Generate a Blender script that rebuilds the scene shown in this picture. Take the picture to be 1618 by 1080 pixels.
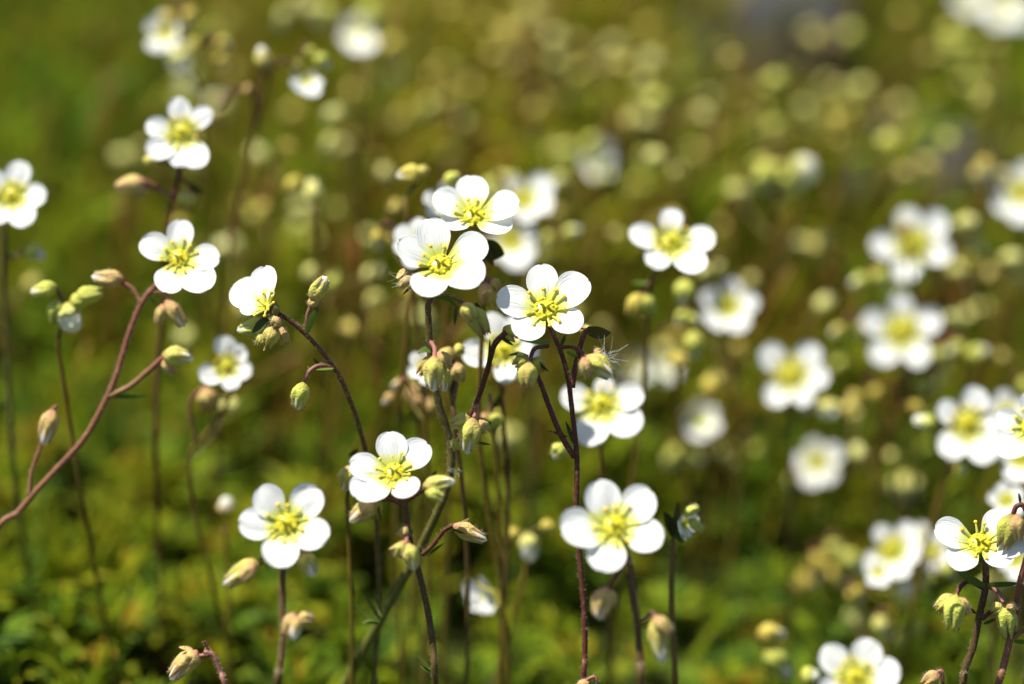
import bpy, math, random
from mathutils import Vector, noise
R_ = math.radians
random.seed(11)
for o in list(bpy.data.objects): bpy.data.objects.remove(o)
S = bpy.context.scene
COL = S.collection

# ------------------------------------------------------------------ camera
PITCH = R_(27.0); CAMH = 0.3106; LENS = 105.0; FOCUS = 0.5; FSTOP = 4.6
FPX = 1618 * LENS / 36.0
cd = bpy.data.cameras.new('camera'); cam = bpy.data.objects.new('camera', cd); COL.objects.link(cam)
cam.location = (0, 0, CAMH); cam.rotation_euler = (math.pi/2 - PITCH, 0, 0)
cd.lens = LENS; cd.sensor_width = 36; cd.clip_start = 0.01; cd.clip_end = 100
cd.dof.use_dof = True; cd.dof.focus_distance = FOCUS; cd.dof.aperture_fstop = FSTOP
S.camera = cam
CF = Vector((0, math.cos(PITCH), -math.sin(PITCH))); CU = Vector((0, math.sin(PITCH), math.cos(PITCH))); CR = Vector((1, 0, 0))
CAM = Vector((0, 0, CAMH))
def at(x, y, d): return CAM + d * (CF + CR * ((x-809)/FPX) + CU * ((540-y)/FPX))
def cv(a, b, c): return CR*a + CU*b - CF*c          # camera axes (right, up, towards viewer) -> world
def depth_for_height(x, y, z):
    k = (CF + CR*((x-809)/FPX) + CU*((540-y)/FPX)).z
    return (z - CAMH)/k

# ------------------------------------------------------------------ light
SUN = Vector((-0.385, 0.12, 0.914)).normalized()
w = bpy.data.worlds.new("World"); S.world = w; w.use_nodes = True
nt = w.node_tree; bg = nt.nodes['Background']
sky = nt.nodes.new('ShaderNodeTexSky'); sky.sky_type = 'NISHITA'; sky.sun_disc = False
sky.sun_elevation = math.asin(SUN.z); sky.sun_rotation = math.atan2(SUN.x, SUN.y)
nt.links.new(sky.outputs[0], bg.inputs[0]); bg.inputs[1].default_value = 0.07
sl = bpy.data.lights.new('sun', 'SUN'); sl.energy = 5.0; sl.angle = R_(0.53); sl.color = (1, .955, .85)
so = bpy.data.objects.new('sun', sl); COL.objects.link(so)
so.rotation_euler = (-SUN).to_track_quat('-Z', 'Y').to_euler(); so.location = SUN*2
S.view_settings.view_transform = 'Standard'; S.view_settings.look = 'None'; S.view_settings.gamma = 1
S.view_settings.exposure = 1.14
S.render.engine = 'CYCLES'
S.cycles.max_bounces = 8; S.cycles.transmission_bounces = 6; S.cycles.diffuse_bounces = 4

# ------------------------------------------------------------------ materials
def newmat(name):
    m = bpy.data.materials.new(name); m.use_nodes = True
    t = m.node_tree; t.nodes.clear()
    return m, t
def N(t, ty, **kw):
    n = t.nodes.new(ty)
    for k, v in kw.items(): setattr(n, k, v)
    return n
def ramp(t, stops, inp=None):
    r = N(t, 'ShaderNodeValToRGB'); e = r.color_ramp.elements
    while len(e) < len(stops): e.new(0.5)
    for i, (p, c) in enumerate(stops): e[i].position = p; e[i].color = (*c, 1)
    if inp is not None: t.links.new(inp, r.inputs[0])
    return r
def attr(t):
    a = N(t, 'ShaderNodeAttribute', attribute_name='pc'); s = N(t, 'ShaderNodeSeparateColor')
    t.links.new(a.outputs['Color'], s.inputs[0]); return s.outputs   # 0: along, 1: across, 2: random
def mth(t, op, a, b=None, clamp=False):
    n = N(t, 'ShaderNodeMath', operation=op, use_clamp=clamp)
    for i, v in enumerate((a, b)):
        if v is None: continue
        if isinstance(v, (int, float)): n.inputs[i].default_value = v
        else: t.links.new(v, n.inputs[i])
    return n.outputs[0]
def mixc(t, fac, a, b, mode='MIX'):
    n = N(t, 'ShaderNodeMix', data_type='RGBA', blend_type=mode)
    for i, v in ((0, fac), (6, a), (7, b)):
        if isinstance(v, (int, float)): n.inputs[i].default_value = v
        elif isinstance(v, tuple): n.inputs[i].default_value = (*v, 1)
        else: t.links.new(v, n.inputs[i])
    return n.outputs[2]
def finish(t, col, trans=0.0, rough=.5, spec=.3, bump=None, bstr=.2, tcol=None, bdist=.0005):
    p = N(t, 'ShaderNodeBsdfPrincipled'); p.inputs['Roughness'].default_value = rough
    p.inputs['Specular IOR Level'].default_value = spec
    t.links.new(col, p.inputs['Base Color'])
    if bump is not None:
        b = N(t, 'ShaderNodeBump'); b.inputs['Strength'].default_value = bstr; b.inputs['Distance'].default_value = bdist
        t.links.new(bump, b.inputs['Height']); t.links.new(b.outputs[0], p.inputs['Normal'])
    o = N(t, 'ShaderNodeOutputMaterial')
    if trans > 0:
        tr = N(t, 'ShaderNodeBsdfTranslucent'); t.links.new(tcol if tcol is not None else col, tr.inputs[0])
        mx = N(t, 'ShaderNodeMixShader'); mx.inputs[0].default_value = trans
        t.links.new(p.outputs[0], mx.inputs[1]); t.links.new(tr.outputs[0], mx.inputs[2]); t.links.new(mx.outputs[0], o.inputs[0])
    else: t.links.new(p.outputs[0], o.inputs[0])
def objnoise(t, scale, detail=3, rough=.6):
    tc = N(t, 'ShaderNodeTexCoord'); n = N(t, 'ShaderNodeTexNoise')
    n.inputs['Scale'].default_value = scale; n.inputs['Detail'].default_value = detail; n.inputs['Roughness'].default_value = rough
    t.links.new(tc.outputs['Object'], n.inputs['Vector']); return n.outputs[0]

def petal_material():
    m, t = newmat('petal'); a = attr(t)
    base = ramp(t, [(0.0, (.52, .54, .03)), (.27, (.60, .63, .09)), (.40, (.69, .72, .33)), (.50, (.735, .738, .72))], a[0])
    s = mth(t, 'ABSOLUTE', mth(t, 'MULTIPLY', mth(t, 'SUBTRACT', a[1], .5), 2.0))
    l1 = mth(t, 'ABSOLUTE', mth(t, 'SUBTRACT', s, .36))
    l2 = mth(t, 'ABSOLUTE', mth(t, 'SUBTRACT', s, .68))
    l = mth(t, 'MINIMUM', mth(t, 'MINIMUM', s, l1), mth(t, 'ADD', l2, .02))
    line = mth(t, 'SUBTRACT', 1.0, mth(t, 'DIVIDE', l, .055), True)
    fade = mth(t, 'SUBTRACT', 1.0, mth(t, 'DIVIDE', a[0], .66), True)
    f = mth(t, 'MULTIPLY', mth(t, 'MULTIPLY', line, fade), .75)
    col = mixc(t, f, base.outputs[0], (.50, .54, .08))
    # fine lengthwise wrinkles
    cx = N(t, 'ShaderNodeCombineXYZ'); t.links.new(mth(t, 'MULTIPLY', a[1], 26.0), cx.inputs[0]); t.links.new(mth(t, 'MULTIPLY', a[0], 4.0), cx.inputs[1]); t.links.new(mth(t, 'MULTIPLY', a[2], 40.0), cx.inputs[2])
    n = N(t, 'ShaderNodeTexNoise'); n.inputs['Scale'].default_value = 1.0; n.inputs['Detail'].default_value = 3; t.links.new(cx.outputs[0], n.inputs['Vector'])
    finish(t, col, .30, .55, .25, n.outputs[0], .6, bdist=.0003)
    return m
def stem_material(name, top, bot, speck=(.35, .2, .12)):
    m, t = newmat(name); a = attr(t)
    g = ramp(t, [(0, top), (.45, tuple((x*.6+y*.4) for x, y in zip(top, bot))), (1, bot)], a[0])
    n = objnoise(t, 900, 3); n2 = objnoise(t, 160, 2)
    c = mixc(t, mth(t, 'MULTIPLY', n2, .4), g.outputs[0], tuple(x*.55 for x in top))
    sp = ramp(t, [(.60, (0, 0, 0)), (.72, (1, 1, 1))], n)
    c = mixc(t, mth(t, 'MULTIPLY', sp.outputs[0], .45), c, speck)
    finish(t, c, 0, .5, .2, n, .5, bdist=.0002)
    return m
def bud_material(name, basec, midc, tipc, pink, amt):
    m, t = newmat(name); a = attr(t)
    g = ramp(t, [(0, basec), (.3, midc), (.7, midc), (1, tipc)], a[0])
    n = objnoise(t, 520, 5, .7); n2 = objnoise(t, 2600, 2)
    f = ramp(t, [(.42, (0, 0, 0)), (.66, (1, 1, 1))], n)
    edge = mth(t, 'ABSOLUTE', mth(t, 'MULTIPLY', mth(t, 'SUBTRACT', a[1], .5), 2.0))
    c = mixc(t, mth(t, 'MULTIPLY', f.outputs[0], amt), g.outputs[0], pink)
    c = mixc(t, mth(t, 'MULTIPLY', mth(t, 'POWER', edge, 3.0), .5), c, pink)
    finish(t, c, .22, .5, .2, n2, .9, bdist=.0004)
    return m
def leaf_material(name, stops, trans=.3, rough=.45):
    m, t = newmat(name); a = attr(t)
    c = ramp(t, stops, a[2])
    n = objnoise(t, 60, 2)
    col = mixc(t, mth(t, 'MULTIPLY', n, .3), c.outputs[0], (.10, .11, .004))
    finish(t, col, trans, rough, .05)
    return m
def plain(name, c, rough=.5, trans=0, var=.5, scale=1500):
    m, t = newmat(name); n = objnoise(t, scale, 2)
    col = mixc(t, mth(t, 'MULTIPLY', n, var), c, tuple(x*.55 for x in c))
    finish(t, col, trans, rough, .35)
    return m
M = {}
M['petal'] = petal_material()
M['disc'] = plain('flower_disc', (.52, .47, .020), .35, .15, .5, 1800)
M['filament'] = plain('filament', (.62, .63, .17), .4, .45, .15)
M['anther'] = plain('anther', (.80, .52, .03), .6, 0, .3)
M['whitebud'] = plain('closed_petals', (.90, .90, .80), .5, .55, .10, 700)
M['maroon'] = stem_material('stem_maroon', (.085, .022, .016), (.11, .032, .018))
M['mauve'] = stem_material('stem_mauve', (.165, .052, .035), (.24, .14, .05), (.40, .25, .15))
M['olive'] = stem_material('stem_olive', (.075, .030, .014), (.105, .115, .018), (.3, .24, .09))
M['green'] = stem_material('stem_green', (.085, .055, .018), (.105, .15, .016), (.28, .28, .1))
M['brown'] = stem_material('stem_brown', (.12, .070, .012), (.12, .11, .010), (.3, .2, .05))
M['redgreen'] = stem_material('stem_red_to_green', (.085, .024, .016), (.12, .15, .02))
M['rust'] = stem_material('rust', (.17, .062, .012), (.20, .10, .012), (.3, .2, .03))
M['straw'] = stem_material('straw', (.20, .15, .012), (.20, .19, .010), (.3, .2, .03))
M['pinkstalk'] = stem_material('stalk_pink', (.26, .11, .085), (.15, .05, .035))
M['bud'] = bud_material('bud_green', (.34, .25, .08), (.54, .54, .10), (.57, .46, .15), (.48, .22, .13), .48)
M['budpink'] = bud_material('bud_pink', (.42, .20, .12), (.54, .43, .13), (.58, .40, .19), (.48, .21, .14), .65)
M['budolive'] = bud_material('bud_olive', (.24, .20, .05), (.42, .45, .07), (.40, .28, .09), (.36, .17, .08), .45)
M['budgold'] = bud_material('bud_gold', (.38, .25, .04), (.58, .50, .09), (.60, .50, .15), (.48, .30, .06), .35)
M['budlime'] = bud_material('bud_lime', (.34, .32, .05), (.52, .56, .10), (.56, .54, .16), (.46, .36, .08), .3)
M['budpale'] = bud_material('bud_pale', (.42, .38, .08), (.60, .60, .19), (.70, .69, .34), (.55, .45, .14), .25)
M['calyx'] = bud_material('calyx_green', (.17, .13, .04), (.22, .25, .04), (.25, .2, .06), (.24, .12, .05), .4)
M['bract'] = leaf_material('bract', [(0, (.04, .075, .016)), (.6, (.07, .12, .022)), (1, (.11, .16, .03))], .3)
M['bractshaded'] = leaf_material('bract_shaded', [(0, (.025, .04, .012)), (.6, (.04, .05, .018)), (1, (.06, .05, .02))], .15)  # darker copy of bract; the shade beneath blooms is put into its colour
M['cover'] = leaf_material('ground_leaves', [(0, (.046, .118, .022)), (.3, (.112, .198, .014)), (.55, (.205, .258, .010)), (.78, (.30, .305, .018)), (.9, (.37, .29, .018)), (1, (.30, .17, .016))], .35)
M['hair'] = plain('hair', (.62, .55, .40), .4, .45, .2)
M['web'] = plain('web', (.75, .75, .72), .3, .3, .1)

# ------------------------------------------------------------------ mesh builder
class MB:
    def __init__(s): s.v = []; s.f = []; s.c = []; s.mi = []; s.cur = 0
    def vert(s, p, c=(0, .5, .5)): s.v.append(tuple(p)); s.c.append(c); return len(s.v)-1
    def face(s, *i): s.f.append(i); s.mi.append(s.cur)
    def build(s, name, mats, parent=None, off=Vector((0, 0, 0)), smooth=True):
        me = bpy.data.meshes.new(name)
        o3 = tuple(off)
        me.from_pydata([(p[0]-o3[0], p[1]-o3[1], p[2]-o3[2]) for p in s.v], [], s.f)
        if not isinstance(mats, (list, tuple)): mats = [mats]
        for m in mats: me.materials.append(m)
        me.polygons.foreach_set('material_index', s.mi)
        me.polygons.foreach_set('use_smooth', [smooth]*len(s.f))
        ca = me.color_attributes.new('pc', 'FLOAT_COLOR', 'POINT')
        flat = []
        for c in s.c: flat += [c[0], c[1], c[2], 1.0]
        ca.data.foreach_set('color', flat)
        me.update()
        o = bpy.data.objects.new(name, me); COL.objects.link(o)
        if parent is not None: o.parent = parent
        return o
def catmull(pts, n=6):
    if len(pts) < 3: return [pts[0].lerp(pts[-1], i/n) for i in range(n+1)]
    P = [pts[0]*2-pts[1]] + list(pts) + [pts[-1]*2-pts[-2]]
    out = []
    for i in range(1, len(P)-2):
        a, b, c, d = P[i-1], P[i], P[i+1], P[i+2]
        for k in range(n):
            t = k/n
            out.append(.5*((2*b)+(c-a)*t+(2*a-5*b+4*c-d)*t*t+(3*b-a-3*c+d)*t**3))
    out.append(P[-2]); return out
def perp(v):
    u = v.cross(Vector((0, 0, 1)))
    if u.length < 1e-6*max(v.length, 1e-9) or u.length == 0: u = v.cross(Vector((1, 0, 0)))
    return u.normalized()
def tube(mb, pts, r0, r1, ns=8, n=6, t0=0., t1=1., wob=.035, hairs=0, hl=.0006, cap=True):
    path = catmull([Vector(p) for p in pts], n); m = len(path); rnd = random.random()
    u = None; prev = None; L = sum((path[i+1]-path[i]).length for i in range(m-1)) or 1e-9; acc = 0
    frames = []
    for i, p in enumerate(path):
        d = (path[min(i+1, m-1)]-path[max(i-1, 0)])
        d = d.normalized() if d.length > 0 else Vector((0, 0, 1))
        if u is None: u = perp(d)
        else: u = (u - d*u.dot(d)); u = u.normalized() if u.length > 1e-9 else perp(d)
        v = d.cross(u)
        if i: acc += (p-path[i-1]).length
        t = acc/L; r = (r0+(r1-r0)*t)*(1+wob*math.sin(i*1.7+rnd*9))
        ring = []
        for k in range(ns):
            a = 2*math.pi*k/ns
            ring.append(mb.vert(p+(u*math.cos(a)+v*math.sin(a))*r, (t0+(t1-t0)*t, k/ns, rnd)))
        if prev:
            for k in range(ns): mb.face(prev[k], prev[(k+1) % ns], ring[(k+1) % ns], ring[k])
        elif cap: mb.face(*reversed(ring))
        prev = ring; frames.append((p, u, v, d, r))
    if cap: mb.face(*prev)
    for _ in range(hairs):
        i = random.randrange(m-1); q = random.random(); p = frames[i][0].lerp(frames[i+1][0], q)
        a = random.random()*6.283; _, u, v, d, r = frames[i]
        dr = (u*math.cos(a)+v*math.sin(a)); hair(mb, p+dr*r*.95, (dr+d*random.uniform(-.4, .4)).normalized(), hl*random.uniform(.5, 1.2))
def hair(mb, p, d, l):
    q = perp(d); cur = mb.cur; mb.cur = 1; w_ = .000022
    k = d.cross(q)
    c = (.5, .5, .5)
    a = [mb.vert(p+q*w_, c), mb.vert(p-q*w_*.5+k*w_, c), mb.vert(p-q*w_*.5-k*w_, c)]
    e = mb.vert(p+d*l, c)
    for i in range(3): mb.face(a[i], a[(i+1) % 3], e)
    mb.cur = cur
def blob(mb, c, rx, ax=Vector((0, 0, 1)), ry=None, ns=8, nr=5, t=.5):
    ry = ry or rx; u = perp(ax); v = ax.cross(u); rows = []; rnd = random.random()
    top = mb.vert(c+ax*ry, (t, .5, rnd)); bot = mb.vert(c-ax*ry, (t, .5, rnd))
    for i in range(1, nr):
        ph = math.pi*i/nr
        rows.append([mb.vert(c+ax*ry*math.cos(ph)+(u*math.cos(6.2832*k/ns)+v*math.sin(6.2832*k/ns))*rx*math.sin(ph), (t, k/ns, rnd)) for k in range(ns)])
    for k in range(ns):
        mb.face(top, rows[0][k], rows[0][(k+1) % ns]); mb.face(bot, rows[-1][(k+1) % ns], rows[-1][k])
        for i in range(len(rows)-1): mb.face(rows[i][k], rows[i+1][k], rows[i+1][(k+1) % ns], rows[i][(k+1) % ns])
def blade(mb, pts, wd, side, n=4, fold=.25, prof=None, rnd=None):
    path = catmull([Vector(p) for p in pts], n); m = len(path); rnd = random.random() if rnd is None else rnd; prev = None
    for i, p in enumerate(path):
        t = i/(m-1); d = (path[min(i+1, m-1)]-path[max(i-1, 0)]).normalized()
        s = (side-d*side.dot(d)).normalized(); nn = d.cross(s)
        h = wd*.5*(prof(t) if prof else (math.sin(math.pi*min(1, t*.86+.14))**.8))
        row = [mb.vert(p-s*h+nn*h*fold, (t, 0, rnd)), mb.vert(p, (t, .5, rnd)), mb.vert(p+s*h+nn*h*fold, (t, 1, rnd))]
        if prev:
            for k in range(2): mb.face(prev[k], prev[k+1], row[k+1], row[k])
        prev = row

def calyx_shape(mb, base, ax, L, W, ns=20, nr=9, open_=0.0, tip=1.0, hairs=0):
    """five-lobed hairy bud or calyx: cup at the base, five sepals that close towards the tip"""
    u = perp(ax); v = ax.cross(u); ph = random.random()*6.28; rnd = random.random(); prev = None
    for i in range(nr+1):
        t = i/nr; ring = []
        for k in range(ns):
            th = 2*math.pi*k/ns; lob = abs(((th*5/6.2832) % 1.0)-.5)*2     # 0 mid sepal .. 1 seam
            zl = L*(1.0 - .30*lob**1.3*tip)
            z = zl*t
            r = W*(.16+.84*math.sin(min(1, t*2.3)*math.pi/2)) if t < .45 else W*(1-(.62*(1-open_))*((t-.45)/.55)**1.7 + open_*.25*(t-.45)/.55)
            r *= 1-.20*lob**2*min(1, t*2.2) + .03*math.sin(th*3+rnd*9)
            r *= 1+.10*noise.noise(Vector((math.cos(th)*2.6, math.sin(th)*2.6, t*5+rnd*40)))
            if t > .8: r += W*.10*(1-lob)*(t-.8)/.2*(1+math.sin(k*2.1+rnd*9))
            ring.append(mb.vert(base+ax*z+(u*math.cos(th+ph)+v*math.sin(th+ph))*r, (t, .5+.5*lob*(1 if k % 2 else -1), rnd)))
        if prev:
            for k in range(ns): mb.face(prev[k], prev[(k+1) % ns], ring[(k+1) % ns], ring[k])
        else: mb.face(*reversed(ring))
        prev = ring
    # inward-turned lip closes the top
    c = mb.vert(base+ax*L*.66, (1, .5, rnd))
    for k in range(ns): mb.face(prev[k], prev[(k+1) % ns], c)
    for _ in range(hairs):
        t = random.uniform(.1, .95); a = random.random()*6.283; r = W*(.5+.5*math.sin(t*3.1))
        dr = u*math.cos(a)+v*math.sin(a)
        hair(mb, base+ax*L*t+dr*r*.85, (dr+ax*random.uniform(-.3, .5)).normalized(), .00062*random.uniform(.5, 1.3))
def petal_tips(mb, base, ax, L, W, ns=14):
    """folded white petals that show at the mouth of a bud"""
    u = perp(ax); v = ax.cross(u); ph = random.random()*6.28; prev = None; nr = 7
    for i in range(nr+1):
        t = i/nr; ring = []
        for k in range(ns):
            th = 6.2832*k/ns
            r = W*math.sqrt(max(0, 1-t**2.2))*(1-.12*math.cos(3*th+t*2.5))+1e-6
            ring.append(mb.vert(base+ax*L*t+(u*math.cos(th+ph+t*.6)+v*math.sin(th+ph+t*.6))*r, (t, .5, .5)))
        if prev:
            for k in range(ns): mb.face(prev[k], prev[(k+1) % ns], ring[(k+1) % ns], ring[k])
        prev = ring
    mb.face(*prev)

def petal_shape(mb, c, v, n, a, h, wide, r0=.14, nt=13, ns=9):
    wv = n.cross(v).normalized(); rnd = random.random(); prev = None
    W = wide*.79*math.hypot(a, h)*.5; tw = random.uniform(-.10, .10); notch = random.uniform(0, .05); sk = random.uniform(-.06, .06)
    cup = random.uniform(.05, .30); wav = random.uniform(.015, .06); p1 = random.random()*6
    for i in range(nt+1):
        q = i/nt; t = r0+(1-r0)*math.sin(q*math.pi/2)**1.05
        if t > .60: hw = math.sqrt(max(0, 1-((t-.60)/.405)**2.15))
        else:
            x = max(0, (t-.05)/.55); hw = .25+.75*(x*x*(3-2*x))**.9
        row = []
        for j in range(ns+1):
            s = j/ns*2-1
            tt = t - notch*(1-abs(s))*(q > .9)*.5
            z = h*(tt**1.25*1.5-.5*tt**2.2)*(1 if tt > .25 else .9) + W*hw*hw*(cup*s*s + .05*math.cos(s*5)) + W*wav*math.sin(s*4+t*7+p1)*t - W*.10*max(0, t-.7)*3*cup
            p = c + v*(a*tt) + wv*(W*hw*s + sk*a*t*t) + n*(z + tw*W*hw*s*t)
            row.append(mb.vert(p, (t, j/ns, rnd)))
        if prev:
            for j in range(ns): mb.face(prev[j], prev[j+1], row[j+1], row[j])
        prev = row

# ------------------------------------------------------------------ things
def empty(name, loc):
    o = bpy.data.objects.new(name, None); COL.objects.link(o); o.location = loc; o.empty_display_size = .01; return o
def tag(o, label=None, cat=None, group=None, kind=None):
    if label: o['label'] = label
    if cat: o['category'] = cat
    if group: o['group'] = group
    if kind: o['kind'] = kind
    return o
HUM = [(-.10, .44, -.006), (.0, .42, -.012), (.06, .47, -.014), (.15, .50, -.014), (.18, .75, -.006)]
def gz(x, y):
    z = noise.noise(Vector((x*14, y*14, 3.1)))*.006
    for a, b, h in HUM: z += h*math.exp(-((x-a)**2+(y-b)**2)/.006)
    return z
GROUP = 'white flower stems standing in the meadow'
class Plant:
    def __init__(s, label, path, d, slope=.22, r=(5, 6), mat='maroon', sharp=True, name='flowering_plant', hairs=None, flowers=True):
        """path: traced stem, top first; each point (px, py[, depth])"""
        s.d = d; s.slope = slope; s.y0 = path[0][1]; s.sharp = sharp; s.fl = []
        pts = [at(p[0], p[1], p[2] if len(p) > 2 else s.dep(p[1])) for p in path]
        s.ppm = FPX/d
        e = pts[-1]; pr = pts[-2] if len(pts) > 1 else e+Vector((0, 0, .01))
        z = gz(e.x, e.y)
        if e.z > z+.004:
            drop = e.z-z; dr = (e-pr); k = max(-.5, min(.5, dr.x/max(1e-4, abs(dr.z))))
            g = Vector((e.x+k*drop*.55, e.y+drop*.10, z-.003))
            pts += [e.lerp(g, .5)+Vector((k*drop*.06, 0, 0)), g]
        s.loc = Vector((pts[-1].x, pts[-1].y, gz(pts[-1].x, pts[-1].y)))
        s.root = tag(empty(name, s.loc), label, 'flower' if flowers else 'budding plant', GROUP)
        mb = MB(); L = sum((pts[i+1]-pts[i]).length for i in range(len(pts)-1))
        tube(mb, pts, r[0]/s.ppm, r[1]/s.ppm*1.05, 10 if sharp else 7, 7, hairs=(int(L*6500) if hairs is None else hairs) if sharp else 0)
        s.stem = mb.build('stem', [M[mat], M['hair']], s.root, s.loc)
        s.top = pts[0]; s.path = catmull(pts, 8)
    def join(s, b, mat='olive'):
        """a thin stalk from the nearest lower stretch of the stem to b, where none is drawn by hand"""
        a = min(s.path, key=lambda q: (q-b).length+max(0, q.z-b.z+.002)*1.5)
        if (a-b).length < .0022: return
        m = a.lerp(b, .6)+Vector((0, 0, -.12*(a-b).length)); mb = MB(); tube(mb, [a, m, b], 3.0/s.ppm, 1.8/s.ppm, 6, 4, t0=1, t1=0)
        mb.build('stalk', M[mat], s.root, s.loc)
    def dep(s, y): return s.d + s.slope*max(-60, y-s.y0)/9438
    def P(s, x, y, dz=0): return at(x, y, s.dep(y)-dz)        # dz > 0: towards the viewer
    def stalk(s, pts, r=(3, 4), mat='maroon', dz=0, dz1=None):
        n = len(pts); dz1 = 0 if dz1 is None else dz1         # pts: stem end first, bud end last
        q = [s.P(p[0], p[1], dz1+(dz-dz1)*i/(n-1)) for i, p in enumerate(pts)]
        mb = MB(); L = sum((q[i+1]-q[i]).length for i in range(n-1))
        tube(mb, q, r[1]/s.ppm, r[0]/s.ppm, 8, 6, t0=1, t1=0, hairs=int(L*6000) if s.sharp else 0)
        mb.build('stalk', [M[mat], M['hair']], s.root, s.loc)
    def bud(s, x0, y0, x1, y1, wd, mat='bud', dz=0, tip=.0, tow=0.0, open_=0, free=True):
        """bud from its base pixel to its tip pixel, wd wide; tip = how much white petal shows"""
        a = s.P(x0, y0, dz); b = s.P(x1, y1, dz+tow*math.hypot(x1-x0, y1-y0)/s.ppm)
        ax = b-a; L = ax.length; ax.normalize(); W = wd*.56/s.ppm
        if not s.sharp and free: s.join(a)
        Lc = L*(1-.16*tip)
        mb = MB(); calyx_shape(mb, a, ax, Lc, W, 20 if s.sharp else 15, 9 if s.sharp else 7, open_, hairs=90 if s.sharp else 0)
        o = mb.build('bud', [M[mat], M['hair']], s.root, s.loc)
        if tip > 0:
            t = MB(); petal_tips(t, a+ax*Lc*.50, ax, L-Lc*.50, W*(.50+.28*tip)); t.build('closed_petals', M['whitebud'], o, s.loc)
    def leaf(s, x0, y0, x1, y1, wd, mat='bract', dz=0, tow=0.0, bend=0):
        a = s.P(x0, y0, dz); b = s.P(x1, y1, dz+tow*math.hypot(x1-x0, y1-y0)/s.ppm); m = (a+b)/2
        px = Vector((-(y1-y0), -(x1-x0), 0)); sd = (CR*(y1-y0)+CU*(x1-x0)); sd = sd.normalized() if sd.length else CR
        m = m + sd*bend/s.ppm
        mb = MB(); blade(mb, [a, m, b], wd/s.ppm, sd*.75-CF*.66, 5); return mb.build('bract', M[mat], s.root, s.loc)
    def flower(s, cx, cy, tips, n=(0, .5), elev=18, wide=.84, d=None, link=True, disc=1.0, calyx=True):
        d = s.d if d is None else d; c = at(cx, cy, d); k = FPX/d
        nx, ny = n; nz = math.sqrt(max(.02, 1-nx*nx-ny*ny)); nw = cv(nx, ny, nz).normalized()
        rs = sorted(math.hypot(*t) for t in tips); Rr = rs[-1]/k
        rd = Rr*.245*disc
        mb = MB(); u = perp(nw); v = nw.cross(u)
        blob(mb, c+nw*rd*.02, rd, nw, rd*.30, 16, 6)
        for q in range(16):                                            # glistening warty nectar ring
            a = q*.3927+random.uniform(-.15, .15); blob(mb, c+(u*math.cos(a)+v*math.sin(a))*rd*random.uniform(.55, .92)+nw*rd*.12, rd*random.uniform(.14, .24), nw, rd*random.uniform(.14, .26), 6, 4)
        for sgn in (-1, 1):                                            # the two short styles
            tube(mb, [c+nw*rd*.2+u*sgn*rd*.14, c+nw*rd*.55+u*sgn*rd*.2, c+nw*rd*.85+u*sgn*rd*.42], rd*.17, rd*.10, 6, 3)
        f = mb.build('flower', M['disc'], s.root, s.loc)
        te = math.tan(R_(elev))
        for (dx, dy) in tips:
            ox, oy = dx/k, -dy/k; h = 0; te_ = te*random.uniform(.8, 1.2)
            for _ in range(7):
                px, py = ox-h*nx, oy-h*ny
                q = cv(px, py, -(nx*px+ny*py)/nz); a = q.length; h = min(a*te_, 1.3*Rr)
                if a > 1.55*Rr: q = q*(1.55*Rr/a); a = 1.55*Rr
            pm = MB(); petal_shape(pm, c-nw*rd*.25, q.normalized(), nw, a, h, wide*random.uniform(.95, 1.05), ns=9 if s.sharp else 7, nt=13 if s.sharp else 10)
            pm.build('petal', M['petal'], f, s.loc)
        sm = MB(); ph = random.random()
        for i in range(10):
            a = 6.2832*(i+ph+random.uniform(-.2, .2))/10; dr = u*math.cos(a)+v*math.sin(a); l = Rr*random.uniform(.16, .27); tl = random.uniform(.85, 1.25)
            b0 = c+dr*rd*.85; e = b0+(nw*math.cos(tl)+dr*math.sin(tl))*l
            sm.cur = 0; tube(sm, [b0, b0.lerp(e, .5)+nw*l*.04, e], Rr*.032, Rr*.017, 6, 3)
            sm.cur = 1; blob(sm, e, Rr*.042, nw, Rr*.034, 7, 4)
        sm.build('stamens', [M['filament'], M['anther']], f, s.loc)
        if calyx:
            cm = MB(); calyx_shape(cm, c-nw*Rr*.38, nw, Rr*.36, Rr*.24, 15, 6, .6)
            cm.build('calyx', M['calyx'], f, s.loc)
        if link:
            pm = MB(); b = c-nw*Rr*.36; tube(pm, [b, b.lerp(s.top, .5)-nw*Rr*.12, s.top], 2.6/s.ppm, 3.6/s.ppm, 8, 5); pm.build('stalk', M['olive'], s.root, s.loc)
        return f
    def cluster(s, x, y, n=3, size=34, mat='bud', spread=.9, tips=.5, dz=0, white=0):
        """loose knot of n nodding buds hung from short stalks; (x, y) is its middle"""
        ang0 = random.uniform(0, 6.28); s.join(s.P(x, y-size*.7, dz))
        for i in range(n):
            a = ang0+i*6.2832/n+random.uniform(-.4, .4); rr = size*.5*spread*random.uniform(.7, 1.2)
            bx, by = x+math.cos(a)*rr, y-size*.2+math.sin(a)*rr*.6
            an = random.uniform(.5, 2.6) if random.random() < .7 else random.uniform(-.6, 3.7)
            l = size*random.uniform(.75, 1.1); ex, ey = bx+math.cos(an)*l, by+math.sin(an)*l
            s.bud(bx, by, ex, ey, l*.68, mat, dz=dz+random.uniform(-.003, .003), tip=random.choice([0, tips, tips]) if i >= white else 1.6, free=False)
            s.stalk([(x+random.uniform(-3, 3), y-size*.7), (bx*.6+x*.4, by-size*.25), (bx, by)], (1.8, 2.2), 'pinkstalk', dz=dz)
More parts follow.
